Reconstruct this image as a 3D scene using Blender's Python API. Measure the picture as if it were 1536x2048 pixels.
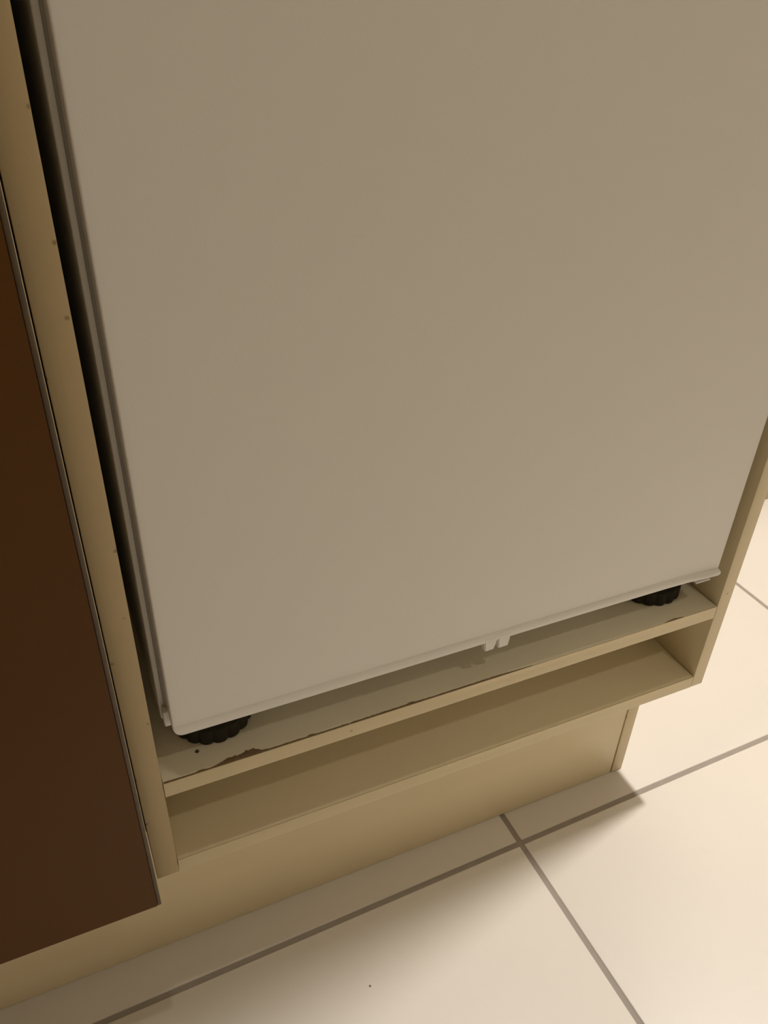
import bpy, bmesh, math, random
from mathutils import Matrix, Vector

random.seed(7)
for o in list(bpy.data.objects):
    bpy.data.objects.remove(o, do_unlink=True)
scene = bpy.context.scene
C = scene.collection
MM = 0.001

# ------------------------------------------------------------------ camera
R_ = [[0.9135, -0.4058, 0.0277], [-0.2077, -0.5239, -0.8261], [0.3498, 0.7489, -0.5629]]
r, d, f = (Vector(v).normalized() for v in R_)
cam_d = bpy.data.cameras.new('camera')
cam = bpy.data.objects.new('camera', cam_d)
C.objects.link(cam)
m = Matrix.Identity(4)
for i in range(3):
    m[i][0], m[i][1], m[i][2] = r[i], -d[i], -f[i]
m.translation = Vector((-22.08, -442.86, 857.10)) * MM
cam.matrix_world = m
cam_d.sensor_fit = 'VERTICAL'
cam_d.sensor_height = 36.0
cam_d.sensor_width = 27.0
cam_d.lens = 1640.6 * 36.0 / 2048.0
cam_d.clip_start = 0.01
scene.camera = cam

# ------------------------------------------------------------------ world, lights, exposure
world = bpy.data.worlds.new('world')
scene.world = world
world.use_nodes = True
world.node_tree.nodes['Background'].inputs[0].default_value = (1.0, 0.78, 0.5, 1)
world.node_tree.nodes['Background'].inputs[1].default_value = 0.0
vs = scene.view_settings
vs.view_transform = 'Standard'
vs.look = 'None'
vs.gamma = 1.0
vs.use_curve_mapping = False
vs.exposure = 0.12

ROOM_H = 2.40
# ceiling downlights: x, y, watts, colour, cone (deg), bulb radius, label
DOWNLIGHTS = [
    (0.95, 0.050, 156.0, (1.0, 0.93, 0.86), 120, 0.045, 'recessed ceiling spotlight beside the tall fridge cabinet'),
    (0.70, -1.10, 12.0, (1.0, 0.92, 0.80), 120, 0.030, 'added fill spotlight in the ceiling over the kitchen floor'),  # added fill lamp, lifts the ambient light from the front
    (0.10, -0.09, 9.0, (1.0, 0.92, 0.80), 120, 0.030, 'recessed ceiling spotlight in front of the fridge door'),
]


# ------------------------------------------------------------------ materials
def new_mat(name):
    mt = bpy.data.materials.new(name)
    mt.use_nodes = True
    nt = mt.node_tree
    return mt, nt, nt.nodes['Principled BSDF']


def mottled(name, col, var=0.06, scale=6.0, rough=0.5, bump=0.0, bscale=300.0, spots=None, spec=0.5):
    """plain coloured material with slight mottling, optional small dirt specks"""
    mt, nt, b = new_mat(name)
    N, L = nt.nodes, nt.links
    tc = N.new('ShaderNodeTexCoord')
    no = N.new('ShaderNodeTexNoise')
    no.inputs['Scale'].default_value = scale
    no.inputs['Detail'].default_value = 4
    L.new(tc.outputs['Object'], no.inputs['Vector'])
    mr = N.new('ShaderNodeMix')
    mr.data_type = 'RGBA'
    mr.inputs['A'].default_value = (*[c * (1 - var) for c in col], 1)
    mr.inputs['B'].default_value = (*[min(1, c * (1 + var)) for c in col], 1)
    L.new(no.outputs['Fac'], mr.inputs['Factor'])
    out = mr.outputs['Result']
    if spots:
        sc, thr, scol = spots
        vo = N.new('ShaderNodeTexVoronoi')
        vo.inputs['Scale'].default_value = sc
        L.new(tc.outputs['Object'], vo.inputs['Vector'])
        # only a few cells carry a speck
        sep = N.new('ShaderNodeSeparateColor')
        L.new(vo.outputs['Color'], sep.inputs[0])
        gt = N.new('ShaderNodeMath'); gt.operation = 'GREATER_THAN'
        gt.inputs[1].default_value = 0.55
        L.new(sep.outputs[0], gt.inputs[0])
        rp = N.new('ShaderNodeMapRange')
        rp.inputs['From Min'].default_value = thr
        rp.inputs['From Max'].default_value = thr * 0.45
        L.new(vo.outputs['Distance'], rp.inputs['Value'])
        mu = N.new('ShaderNodeMath'); mu.operation = 'MULTIPLY'
        L.new(gt.outputs[0], mu.inputs[0]); L.new(rp.outputs[0], mu.inputs[1])
        m2 = N.new('ShaderNodeMix'); m2.data_type = 'RGBA'
        m2.inputs['B'].default_value = (*scol, 1)
        L.new(out, m2.inputs['A']); L.new(mu.outputs[0], m2.inputs['Factor'])
        out = m2.outputs['Result']
    L.new(out, b.inputs['Base Color'])
    b.inputs['Roughness'].default_value = rough
    b.inputs['Specular IOR Level'].default_value = spec
    if bump:
        n2 = N.new('ShaderNodeTexNoise')
        n2.inputs['Scale'].default_value = bscale
        n2.inputs['Detail'].default_value = 3
        L.new(tc.outputs['Object'], n2.inputs['Vector'])
        bp = N.new('ShaderNodeBump')
        bp.inputs['Strength'].default_value = bump
        bp.inputs['Distance'].default_value = 0.001
        L.new(n2.outputs['Fac'], bp.inputs['Height'])
        L.new(bp.outputs[0], b.inputs['Normal'])
    return mt


CREAM = (0.68, 0.55, 0.31)
M = {
    'cream': mottled('cream_melamine', (0.78, 0.66, 0.425), 0.05, 5, 0.45, 0.05, 500),
    'cream_edge': mottled('cream_edge_band', (0.745, 0.625, 0.385), 0.05, 7, 0.45, 0.06, 400,
                          spots=(55.0, 0.09, (0.44, 0.34, 0.18))),
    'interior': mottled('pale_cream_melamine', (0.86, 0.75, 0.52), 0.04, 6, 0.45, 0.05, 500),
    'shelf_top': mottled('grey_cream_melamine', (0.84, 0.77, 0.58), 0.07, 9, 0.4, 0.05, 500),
    'dirt': mottled('dark_dirt', (0.09, 0.055, 0.025), 0.2, 200, 0.9),
    'chipboard': mottled('raw_chipboard', (0.21, 0.135, 0.06), 0.35, 260, 0.9, 0.5, 900),
    'white': mottled('white_enamel', (0.84, 0.815, 0.755), 0.015, 2, 0.42, 0.05, 900),
    'white_plastic': mottled('white_plastic', (0.85, 0.825, 0.765), 0.02, 8, 0.35),
    'gasket': mottled('grey_gasket', (0.36, 0.345, 0.31), 0.05, 20, 0.5),
    'black': mottled('black_plastic', (0.034, 0.030, 0.019), 0.1, 40, 0.8, spec=0.2),
    'brown': mottled('brown_laminate', (0.100, 0.040, 0.0035), 0.07, 3, 0.5, 0.08, 350, spec=0.13),
    'door_highlight': mottled('brown_edge_highlight', (0.088, 0.058, 0.026), 0.4, 45, 0.45, 0.2, 250),  # greyer brown paints the light caught along the bevelled door edge
    'tile': mottled('cream_floor_tile', (0.76, 0.722, 0.668), 0.045, 3.0, 0.42, 0.05, 60),
    'grout': mottled('grey_grout', (0.35, 0.31, 0.275), 0.08, 60, 0.9, 0.3, 400),
    'wall': mottled('wall_paint', (0.74, 0.69, 0.60), 0.02, 3, 0.8, 0.1, 200),
    'wall_brown': mottled('brown_wall_paint', (0.36, 0.25, 0.13), 0.03, 3, 0.8, 0.1, 200),
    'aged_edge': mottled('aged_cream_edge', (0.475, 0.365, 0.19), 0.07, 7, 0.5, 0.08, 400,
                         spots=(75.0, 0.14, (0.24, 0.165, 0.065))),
    'ceil': mottled('ceiling_paint', (0.80, 0.74, 0.62), 0.02, 3, 0.9),
    'tan': mottled('tan_baseboard', (0.55, 0.44, 0.26), 0.05, 6, 0.5),
    'metal': mottled('brushed_steel', (0.6, 0.58, 0.54), 0.05, 90, 0.35),
}
M['metal'].node_tree.nodes['Principled BSDF'].inputs['Metallic'].default_value = 1.0


def glow_mat(col, s):
    mt, nt, b = new_mat('lamp_glow')
    b.inputs['Base Color'].default_value = (0.8, 0.8, 0.8, 1)
    b.inputs['Emission Color'].default_value = (*col, 1)
    b.inputs['Emission Strength'].default_value = s
    return mt


# ------------------------------------------------------------------ builders (all in millimetres)
def link(name, me, mat, parent=None):
    o = bpy.data.objects.new(name, me)
    C.objects.link(o)
    if mat is not None and not me.materials:
        me.materials.append(M[mat] if isinstance(mat, str) else mat)
    if parent is not None:
        o.parent = parent
    return o


def finish(bm, name, smooth=True, ang=35):
    bm.normal_update()
    me = bpy.data.meshes.new(name)
    bm.to_mesh(me)
    bm.free()
    if smooth:
        for p in me.polygons:
            p.use_smooth = True
        me.set_sharp_from_angle(angle=math.radians(ang))
    return me


def box_mesh(x0, x1, y0, y1, z0, z1, bevel=0.6, seg=2, name='panel'):
    bm = bmesh.new()
    bmesh.ops.create_cube(bm, size=1)
    for v in bm.verts:
        v.co = Vector(((x0 + x1) / 2 + v.co.x * (x1 - x0), (y0 + y1) / 2 + v.co.y * (y1 - y0),
                       (z0 + z1) / 2 + v.co.z * (z1 - z0))) * MM
    if bevel:
        bmesh.ops.bevel(bm, geom=bm.edges[:], offset=bevel * MM, segments=seg, affect='EDGES', profile=0.5)
    return finish(bm, name)


def box(name, x0, x1, y0, y1, z0, z1, mat, parent=None, bevel=0.6, seg=2):
    return link(name, box_mesh(x0, x1, y0, y1, z0, z1, bevel, seg, name), mat, parent)


def extrude_x(profile, x0, x1, name, caps=True):
    """profile: list of (y, z) in mm, run along x"""
    bm = bmesh.new()
    A = [bm.verts.new(Vector((x0, y, z)) * MM) for y, z in profile]
    B = [bm.verts.new(Vector((x1, y, z)) * MM) for y, z in profile]
    n = len(profile)
    for i in range(n):
        bm.faces.new((A[i], A[(i + 1) % n], B[(i + 1) % n], B[i]))
    bm.faces.new(A[::-1]); bm.faces.new(B)
    bmesh.ops.recalc_face_normals(bm, faces=bm.faces[:])
    return finish(bm, name)


def thing(name, label, cat, group=None):
    o = bpy.data.objects.new(name, None)
    o.empty_display_size = 0.05
    C.objects.link(o)
    o['label'] = label
    o['category'] = cat
    if group:
        o['group'] = group
    return o


def struct(o):
    o['kind'] = 'structure'
    return o


# measured dimensions (mm): x along the cabinet front, y into the cabinet, z up
W = 568.0            # clear width of the fridge niche
T = 16.0             # board thickness
ZB = 208.0           # top of the cabinet bottom
ZS = 309.8           # top of the fridge shelf
ZBOT = ZB - T
CAB_D = 560.0
CAB_H = 2060.0
YP, XP = 50.6, 556.6  # plinth face and its right end

# ------------------------------------------------------------------ setting
RX0, RX1, RY0, RY1 = -1500.0, 2350.0, -1900.0, 585.0
floor = struct(box('floor', RX0, RX1, RY0, RY1, -30, -1.6, 'grout', bevel=0))
TA = 0.017
GX, GY, TS, GW = 380.0, 2.7, 600.0, 6.2
tile_me = box_mesh(-(TS - GW) / 2, (TS - GW) / 2, -(TS - GW) / 2, (TS - GW) / 2, -9, 0, 1.3, 3, 'tile')
tile_me.materials.append(M['tile'])
ct, st = math.cos(TA), math.sin(TA)
for i in range(-4, 4):
    for j in range(-4, 1):
        u, v = GX + (i + 0.5) * TS, GY + (j + 0.5) * TS
        x, y = u * ct - v * st, u * st + v * ct
        if not (RX0 - 250 < x < RX1 + 250 and RY0 - 250 < y < RY1 + 250):
            continue
        o = bpy.data.objects.new('tile', tile_me)
        C.objects.link(o)
        o.location = (x * MM, y * MM, random.uniform(-0.25, 0.0) * MM)
        o.rotation_euler = (0, 0, TA)
        o.parent = floor

struct(box('wall_back', RX0 - 100, RX1 + 100, RY1, RY1 + 100, 0, ROOM_H * 1000, 'wall', bevel=0))
struct(box('wall_front', RX0 - 100, RX1 + 100, RY0 - 100, RY0, 0, ROOM_H * 1000, 'wall', bevel=0))
struct(box('wall_left', RX0 - 100, RX0, RY0, RY1, 0, ROOM_H * 1000, 'wall_brown', bevel=0))
struct(box('wall_right', RX1, RX1 + 100, RY0, RY1, 0, ROOM_H * 1000, 'wall', bevel=0))
struct(box('wall_pier', 1180, RX1, 475, RY1, 0, ROOM_H * 1000, 'wall', bevel=0))
struct(box('baseboard_pier', 1180, RX1, 463, 475, 0, 90, 'tan', bevel=1.5))
struct(box('ceiling', RX0 - 100, RX1 + 100, RY0 - 100, RY1 + 100, ROOM_H * 1000, ROOM_H * 1000 + 80, 'ceil', bevel=0))

# ------------------------------------------------------------------ tall fridge cabinet
cab = thing('tall_cabinet', 'cream melamine tall cabinet holding the white fridge above an open slot', 'cabinet')
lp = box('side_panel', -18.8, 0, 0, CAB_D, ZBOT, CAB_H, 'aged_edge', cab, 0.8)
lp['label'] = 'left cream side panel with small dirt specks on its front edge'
rp = box('side_panel', W, W + T, 0, CAB_D, ZBOT, CAB_H, 'cream_edge', cab, 0.8)
rp['label'] = 'right cream side panel at the open end'
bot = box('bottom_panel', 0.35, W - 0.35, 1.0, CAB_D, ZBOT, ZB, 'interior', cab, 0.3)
box('edge_band', 0.35, W - 0.35, 0, 0.98, ZBOT, ZB - 0.05, 'cream_edge', bot, 0.3)
box('top_panel', 0.35, W - 0.35, 0, CAB_D, CAB_H - T, CAB_H, 'cream', cab, 0.6)
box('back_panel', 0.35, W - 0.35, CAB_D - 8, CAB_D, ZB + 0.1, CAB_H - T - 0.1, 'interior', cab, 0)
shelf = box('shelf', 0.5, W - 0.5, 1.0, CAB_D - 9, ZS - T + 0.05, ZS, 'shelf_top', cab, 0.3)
shelf['label'] = 'grey cream shelf under the fridge with a chipped front edge'
box('edge_band', 0.5, W - 0.5, 0, 0.98, ZS - T, ZS - 0.05, 'cream_edge', shelf, 0.3)


# chipped laminate along the shelf front: raw chipboard shows in an irregular strip
def chip_strip(name, pts, parent):
    """pts: (x, depth behind the front edge)"""
    bm = bmesh.new()
    rows = []
    for x, w in pts:
        rows.append([bm.verts.new(Vector((x, y, z)) * MM) for y, z in
                     ((0.55, ZS - 0.2), (0.55, ZS + 0.10), (1.0 + w, ZS + 0.10), (1.0 + w + 0.1, ZS - 0.2))])
    for a, b in zip(rows, rows[1:]):
        for k in range(4):
            bm.faces.new((a[k], a[(k + 1) % 4], b[(k + 1) % 4], b[k]))
    bm.faces.new(rows[0][::-1]); bm.faces.new(rows[-1])
    bmesh.ops.recalc_face_normals(bm, faces=bm.faces[:])
    return link(name, finish(bm, name), 'chipboard', parent)


def dense(keys, step=1.6, jit=0.16):
    out, x = [], keys[0][0]
    while x <= keys[-1][0]:
        for (xa, wa), (xb, wb) in zip(keys, keys[1:]):
            if xa <= x <= xb:
                w = wa + (wb - wa) * (x - xa) / (xb - xa)
                break
        out.append((x, max(0.05, w * (1 + random.uniform(-jit, jit)))))
        x += step
    return out


chip_strip('chipped_edge', dense([(1, 1.4), (14, 0.9), (26, 1.0), (31, 2.0), (37, 0.9), (44, 1.6), (49, 3.6), (55, 4.6),
                                  (60, 5.2), (63, 4.6), (68, 6.6), (74, 7.0), (79, 5.0), (82, 2.0), (90, 1.2),
                                  (104, 1.5), (112, 1.4), (120, 1.0), (124, 2.2), (130, 1.2), (160, 1.3)]), shelf)
chip_strip('chipped_edge', dense([(160, 1.3), (200, 1.5), (214, 1.3), (218, 2.8), (224, 1.7), (232, 1.1), (270, 1.2), (300, 1.3),
                                  (318, 0.9), (330, 0.4), (345, 0.1)]), shelf)
chip_strip('chipped_edge', dense([(500, 0.05), (506, 0.9), (513, 1.5), (519, 0.8), (525, 0.05)]), shelf)


def disc(name, x, y, z, rad, h, mat, parent=None, n=14, jit=0.15):
    bm = bmesh.new()
    rs = [rad * (1 + random.uniform(-jit, jit)) for _ in range(n)]
    lo = [bm.verts.new(Vector((x + q * math.cos(2 * math.pi * k / n), y + q * math.sin(2 * math.pi * k / n), z)) * MM)
          for k, q in enumerate(rs)]
    hi = [bm.verts.new(Vector((x + 0.7 * q * math.cos(2 * math.pi * k / n), y + 0.7 * q * math.sin(2 * math.pi * k / n), z + h)) * MM)
          for k, q in enumerate(rs)]
    for k in range(n):
        bm.faces.new((lo[k], lo[(k + 1) % n], hi[(k + 1) % n], hi[k]))
    bm.faces.new(lo[::-1]); bm.faces.new(hi)
    bmesh.ops.recalc_face_normals(bm, faces=bm.faces[:])
    return link(name, finish(bm, name), mat, parent)


crumb = disc('crumb', 32.5, 22.1, ZS, 1.7, 0.9, 'dirt')
crumb['label'] = 'tiny dark crumb on the shelf in front of the left fridge foot'
crumb['category'] = 'crumb'

speck = disc('crumb', 154.3, -69.7, -0.1, 1.1, 0.5, 'chipboard')
speck['label'] = 'tiny brown speck on the floor tile below the plinth'
speck['category'] = 'crumb'

# ------------------------------------------------------------------ plinth
pl = thing('plinth', 'cream plinth board along the floor under both cabinets', 'plinth')
box('front_board', -900, XP - T - 1.6, YP, YP + T, 0.3, ZBOT - 0.3, 'cream', pl, 0.6)
eb = box('end_board', XP - T, XP, YP - 0.6, 545, 0.3, ZBOT - 0.3, 'cream_edge', pl, 0.9)
eb['label'] = 'end board of the plinth behind a narrow groove'

# ------------------------------------------------------------------ neighbouring cabinet with the brown door
nb = thing('larder_cabinet', 'cabinet with a dark brown laminate door left of the fridge cabinet', 'cabinet')
NX0, NX1 = -619.6, -19.6
box('side_panel', NX1 - T, NX1, 0, CAB_D, ZBOT, CAB_H, 'cream', nb, 0.8)
box('side_panel', NX0, NX0 + T, 0, CAB_D, ZBOT, CAB_H, 'cream', nb, 0.8)
box('bottom_panel', NX0 + T + 0.3, NX1 - T - 0.3, 0, CAB_D, ZBOT, ZB, 'cream', nb)
box('top_panel', NX0 + T + 0.3, NX1 - T - 0.3, 0, CAB_D, CAB_H - T, CAB_H, 'cream', nb)
box('back_panel', NX0 + T + 0.3, NX1 - T - 0.3, CAB_D - 8, CAB_D, ZB, CAB_H - T, 'cream', nb, 0)
XD, ZD = -20.1, 182.3
dr = box('door', NX0 + 2, XD - 3.2, -18.0, -1.0, ZD, CAB_H - 6, 'brown', nb, 0.4, 2)
dr['label'] = 'dark brown laminate door'
es = box('highlight_strip', XD - 3.2, XD, -18.0, -1.0, ZD + 0.1, CAB_H - 6.1, 'door_highlight', dr, 1.1, 4)
es['label'] = 'greyish strip painting the highlight on the brown door edge'

# ------------------------------------------------------------------ fridge
fr = thing('fridge', 'white built-in fridge standing on black feet inside the cream cabinet', 'fridge')
XL, XR, YF, ZF, FTOP = 14.9, 554.3, 2.5, 356.2, 1850.0


def rounded_slab(x0, x1, y0, y1, z0, z1, rad, name, edge=1.6, nseg=8, lean=0.0):
    """slab with rounded outline in the xz plane and softened front edges"""
    def ring(off):
        pts = []
        rr = max(0.3, rad - off)
        for cx, cz, a0 in ((x0 + rad, z0 + rad, 180), (x1 - rad, z0 + rad, 270), (x1 - rad, z1 - rad, 0), (x0 + rad, z1 - rad, 90)):
            for k in range(nseg + 1):
                a = math.radians(a0 + 90 * k / nseg)
                pts.append((cx + rr * math.cos(a), cz + rr * math.sin(a)))
        return pts
    bm = bmesh.new()
    loops = []
    steps = 4
    for k in range(steps + 1):
        a = math.pi / 2 * k / steps
        loops.append([bm.verts.new(Vector((x, y0 + edge * (1 - math.sin(a)), z)) * MM)
                      for x, z in ring(edge * (1 - math.cos(a)))])
    loops = loops[::-1]
    # loops[0] = outermost offset (front plane)... build from front to back
    loops = [[bm.verts.new(v.co) for v in lp_] for lp_ in loops]
    back = [bm.verts.new(Vector((x, y1, z)) * MM) for x, z in ring(0)]
    for v in [v for v in bm.verts if not any(v in l for l in loops) and v not in back]:
        bm.verts.remove(v)
    order = loops + [back]
    # ensure monotonic in y
    order.sort(key=lambda l: l[0].co.y)
    n = len(back)
    for a, b in zip(order, order[1:]):
        for i in range(n):
            bm.faces.new((a[i], a[(i + 1) % n], b[(i + 1) % n], b[i]))
    bm.faces.new(order[0]); bm.faces.new(order[-1][::-1])
    bmesh.ops.recalc_face_normals(bm, faces=bm.faces[:])
    return finish(bm, name, ang=40)


door = link('door', rounded_slab(XL, XR, YF, 19.5, ZF + 0.8, FTOP, 7.5, 'door'), 'white', fr)
door['label'] = 'plain white fridge door'
# rolled lip along the door bottom
prof = [(YF + 6, ZF + 0.2), (YF + 0.2, ZF), (YF - 1.0, ZF + 0.7), (YF - 1.7, ZF + 2.2), (YF - 1.9, ZF + 4.5),
        (YF - 1.7, ZF + 7.0), (YF - 1.1, ZF + 9.0), (YF - 0.2, ZF + 10.4), (YF + 0.8, ZF + 11.0), (YF + 6, ZF + 11.0)]


def lip_mesh():
    # x, how far the lip stands proud, height of its lower edge, height of its upper edge
    xs = [(XL + 0.3, 0.25, 8.0, 10.0), (XL + 0.9, 0.5, 5.2, 10.6), (XL + 2.0, 0.7, 3.0, 11), (XL + 3.6, 0.8, 1.4, 11),
          (XL + 5.6, 0.9, 0.4, 11), (XL + 8, 0.95, 0.0, 11), (XL + 30, 1.0, 0, 11), (XL + 120, 1.0, 0, 11), (430.0, 1.0, 0, 11),
          (490.0, 1.2, 0, 10.6), (515.0, 1.6, 0, 9.6), (532.0, 2.2, 0, 8.0), (543.0, 2.6, 0, 6.8), (550.0, 2.7, 0.2, 6.4), (553.0, 2.5, 0.8, 6.0),
          (554.4, 1.9, 2.0, 5.4)]
    bm = bmesh.new()
    rows = []
    for x, k, zl, zt in xs:
        rows.append([bm.verts.new(Vector((x, YF + (y - YF) * (k if y < YF else 1.0), ZF + zl + (z - ZF) / 11.0 * (zt - zl))) * MM)
                     for y, z in prof])
    n = len(prof)
    for a, b in zip(rows, rows[1:]):
        for i in range(n):
            bm.faces.new((a[i], a[(i + 1) % n], b[(i + 1) % n], b[i]))
    bm.faces.new(rows[0][::-1]); bm.faces.new(rows[-1])
    bmesh.ops.recalc_face_normals(bm, faces=bm.faces[:])
    return finish(bm, 'bottom_lip', ang=50)


lip = link('bottom_lip', lip_mesh(), 'white_plastic', door)
lip['label'] = 'white rolled lip along the bottom of the fridge door'


def tab(x0, x1, t0, t1, zlow):
    bm = bmesh.new()
    q = [(x0, ZF + 6), (x1, ZF + 6), (x1, ZF - 1), (t1, zlow), (t0, zlow - 0.3), (x0, ZF - 1)]
    A = [bm.verts.new(Vector((x, YF - 2.0, z)) * MM) for x, z in q]
    B = [bm.verts.new(Vector((x, YF + 5.0, z)) * MM) for x, z in q]
    n = len(q)
    for i in range(n):
        bm.faces.new((A[i], A[(i + 1) % n], B[(i + 1) % n], B[i]))
    bm.faces.new(A); bm.faces.new(B[::-1])
    bmesh.ops.recalc_face_normals(bm, faces=bm.faces[:])
    bmesh.ops.bevel(bm, geom=bm.edges[:], offset=0.9 * MM, segments=2, affect='EDGES')
    return link('tab', finish(bm, 'tab'), 'white_plastic', door)


tab(287.2, 300.0, 288.4, 297.4, 347.4)
tab(301.0, 313.6, 302.0, 312.4, 346.8)

body = link('body', rounded_slab(9.4, 559.4, 22.5, 530, ZF + 0.6, FTOP, 3.0, 'body', 1.2), 'white', fr)
gs = link('gasket', rounded_slab(13.0, 556.2, 19.5, 22.7, ZF + 4, FTOP - 4, 3.0, 'gasket', 0.8), 'gasket', fr)
gs['label'] = 'grey rubber gasket between door and body'
box('hinge_cover', 10.6, 17.0, 14.0, 22.4, ZF + 0.8, ZF + 17, 'white_plastic', fr, 1.4, 3)
hg = box('hinge', 528, 546, 1.2, 30.0, ZF - 5.6, ZF - 4.0, 'white_plastic', fr, 0.7, 3)
box('pin', 533, 538, 12, 17, ZF - 4.6, ZF + 0.8, 'metal', hg, 0.6)


# adjustable feet: wide scalloped black discs on a threaded stem
def foot(cx, cy, rot):
    bm = bmesh.new()
    n, lobes = 102, 17
    lv = [(ZS + 0.02, 0.93), (ZS + 1.0, 0.99), (ZS + 3.0, 1.0), (ZS + 13.0, 1.0), (ZS + 15.5, 0.985), (ZS + 16.5, 0.94)]
    rows = []
    for z, k in lv:
        row = []
        for i in range(n):
            a = 2 * math.pi * i / n + rot
            s = abs(math.sin(lobes * (a - rot) / 2))
            rad = (33.0 + 2.1 * s ** 0.7) * k
            row.append(bm.verts.new(Vector((cx + rad * math.cos(a), cy + rad * math.sin(a), z)) * MM))
        rows.append(row)
    for a, b in zip(rows, rows[1:]):
        for i in range(n):
            bm.faces.new((a[i], a[(i + 1) % n], b[(i + 1) % n], b[i]))
    bm.faces.new(rows[0][::-1]); bm.faces.new(rows[-1])
    bmesh.ops.recalc_face_normals(bm, faces=bm.faces[:])
    o = link('foot', finish(bm, 'foot'), 'black', fr)
    o['label'] = 'black scalloped adjustable foot'
    bm = bmesh.new()
    bmesh.ops.create_cone(bm, cap_ends=True, segments=24, radius1=6 * MM, radius2=6 * MM, depth=(ZF - ZS - 15) * MM)
    bmesh.ops.translate(bm, verts=bm.verts[:], vec=Vector((cx, cy, (ZF + ZS + 17) / 2)) * MM)
    link('stem', finish(bm, 'stem'), 'metal', o)
    return o


foot(53.5, 57.5, 0.1)
foot(520.0, 56.5, 0.25)
foot(53.5, 490.0, 0.0)
foot(520.0, 490.0, 0.0)


# ------------------------------------------------------------------ ceiling downlights
def downlight(x, y, watts, col, cone, rad, label):
    t = thing('ceiling_spotlight', label, 'spotlight', 'recessed ceiling spotlights')
    t.location = (x, y, ROOM_H)
    bm = bmesh.new()
    n = 40
    pr = [(0.046, 0.0), (0.046, -0.004), (0.040, -0.006), (0.034, -0.004), (0.033, 0.0)]
    rows = [[bm.verts.new((q * math.cos(2 * math.pi * i / n), q * math.sin(2 * math.pi * i / n), z)) for i in range(n)] for q, z in pr]
    for a, b in zip(rows, rows[1:]):
        for i in range(n):
            bm.faces.new((a[i], a[(i + 1) % n], b[(i + 1) % n], b[i]))
    bmesh.ops.recalc_face_normals(bm, faces=bm.faces[:])
    link('trim_ring', finish(bm, 'trim_ring'), 'metal', t)
    bm = bmesh.new()
    bmesh.ops.create_circle(bm, cap_ends=True, segments=32, radius=0.033)
    bmesh.ops.translate(bm, verts=bm.verts[:], vec=(0, 0, -0.001))
    for fc in bm.faces:
        fc.normal_flip()
    link('bulb', finish(bm, 'bulb', False), glow_mat(col, 3.0), t)
    ld = bpy.data.lights.new('spot', 'SPOT')
    ld.energy = watts
    ld.color = col
    ld.spot_size = math.radians(cone)
    ld.spot_blend = 0.6
    ld.shadow_soft_size = rad
    lo = bpy.data.objects.new('lamp_light', ld)
    C.objects.link(lo)
    lo.parent = t
    lo.location = (0, 0, -0.012)


for a in DOWNLIGHTS:
    downlight(*a)
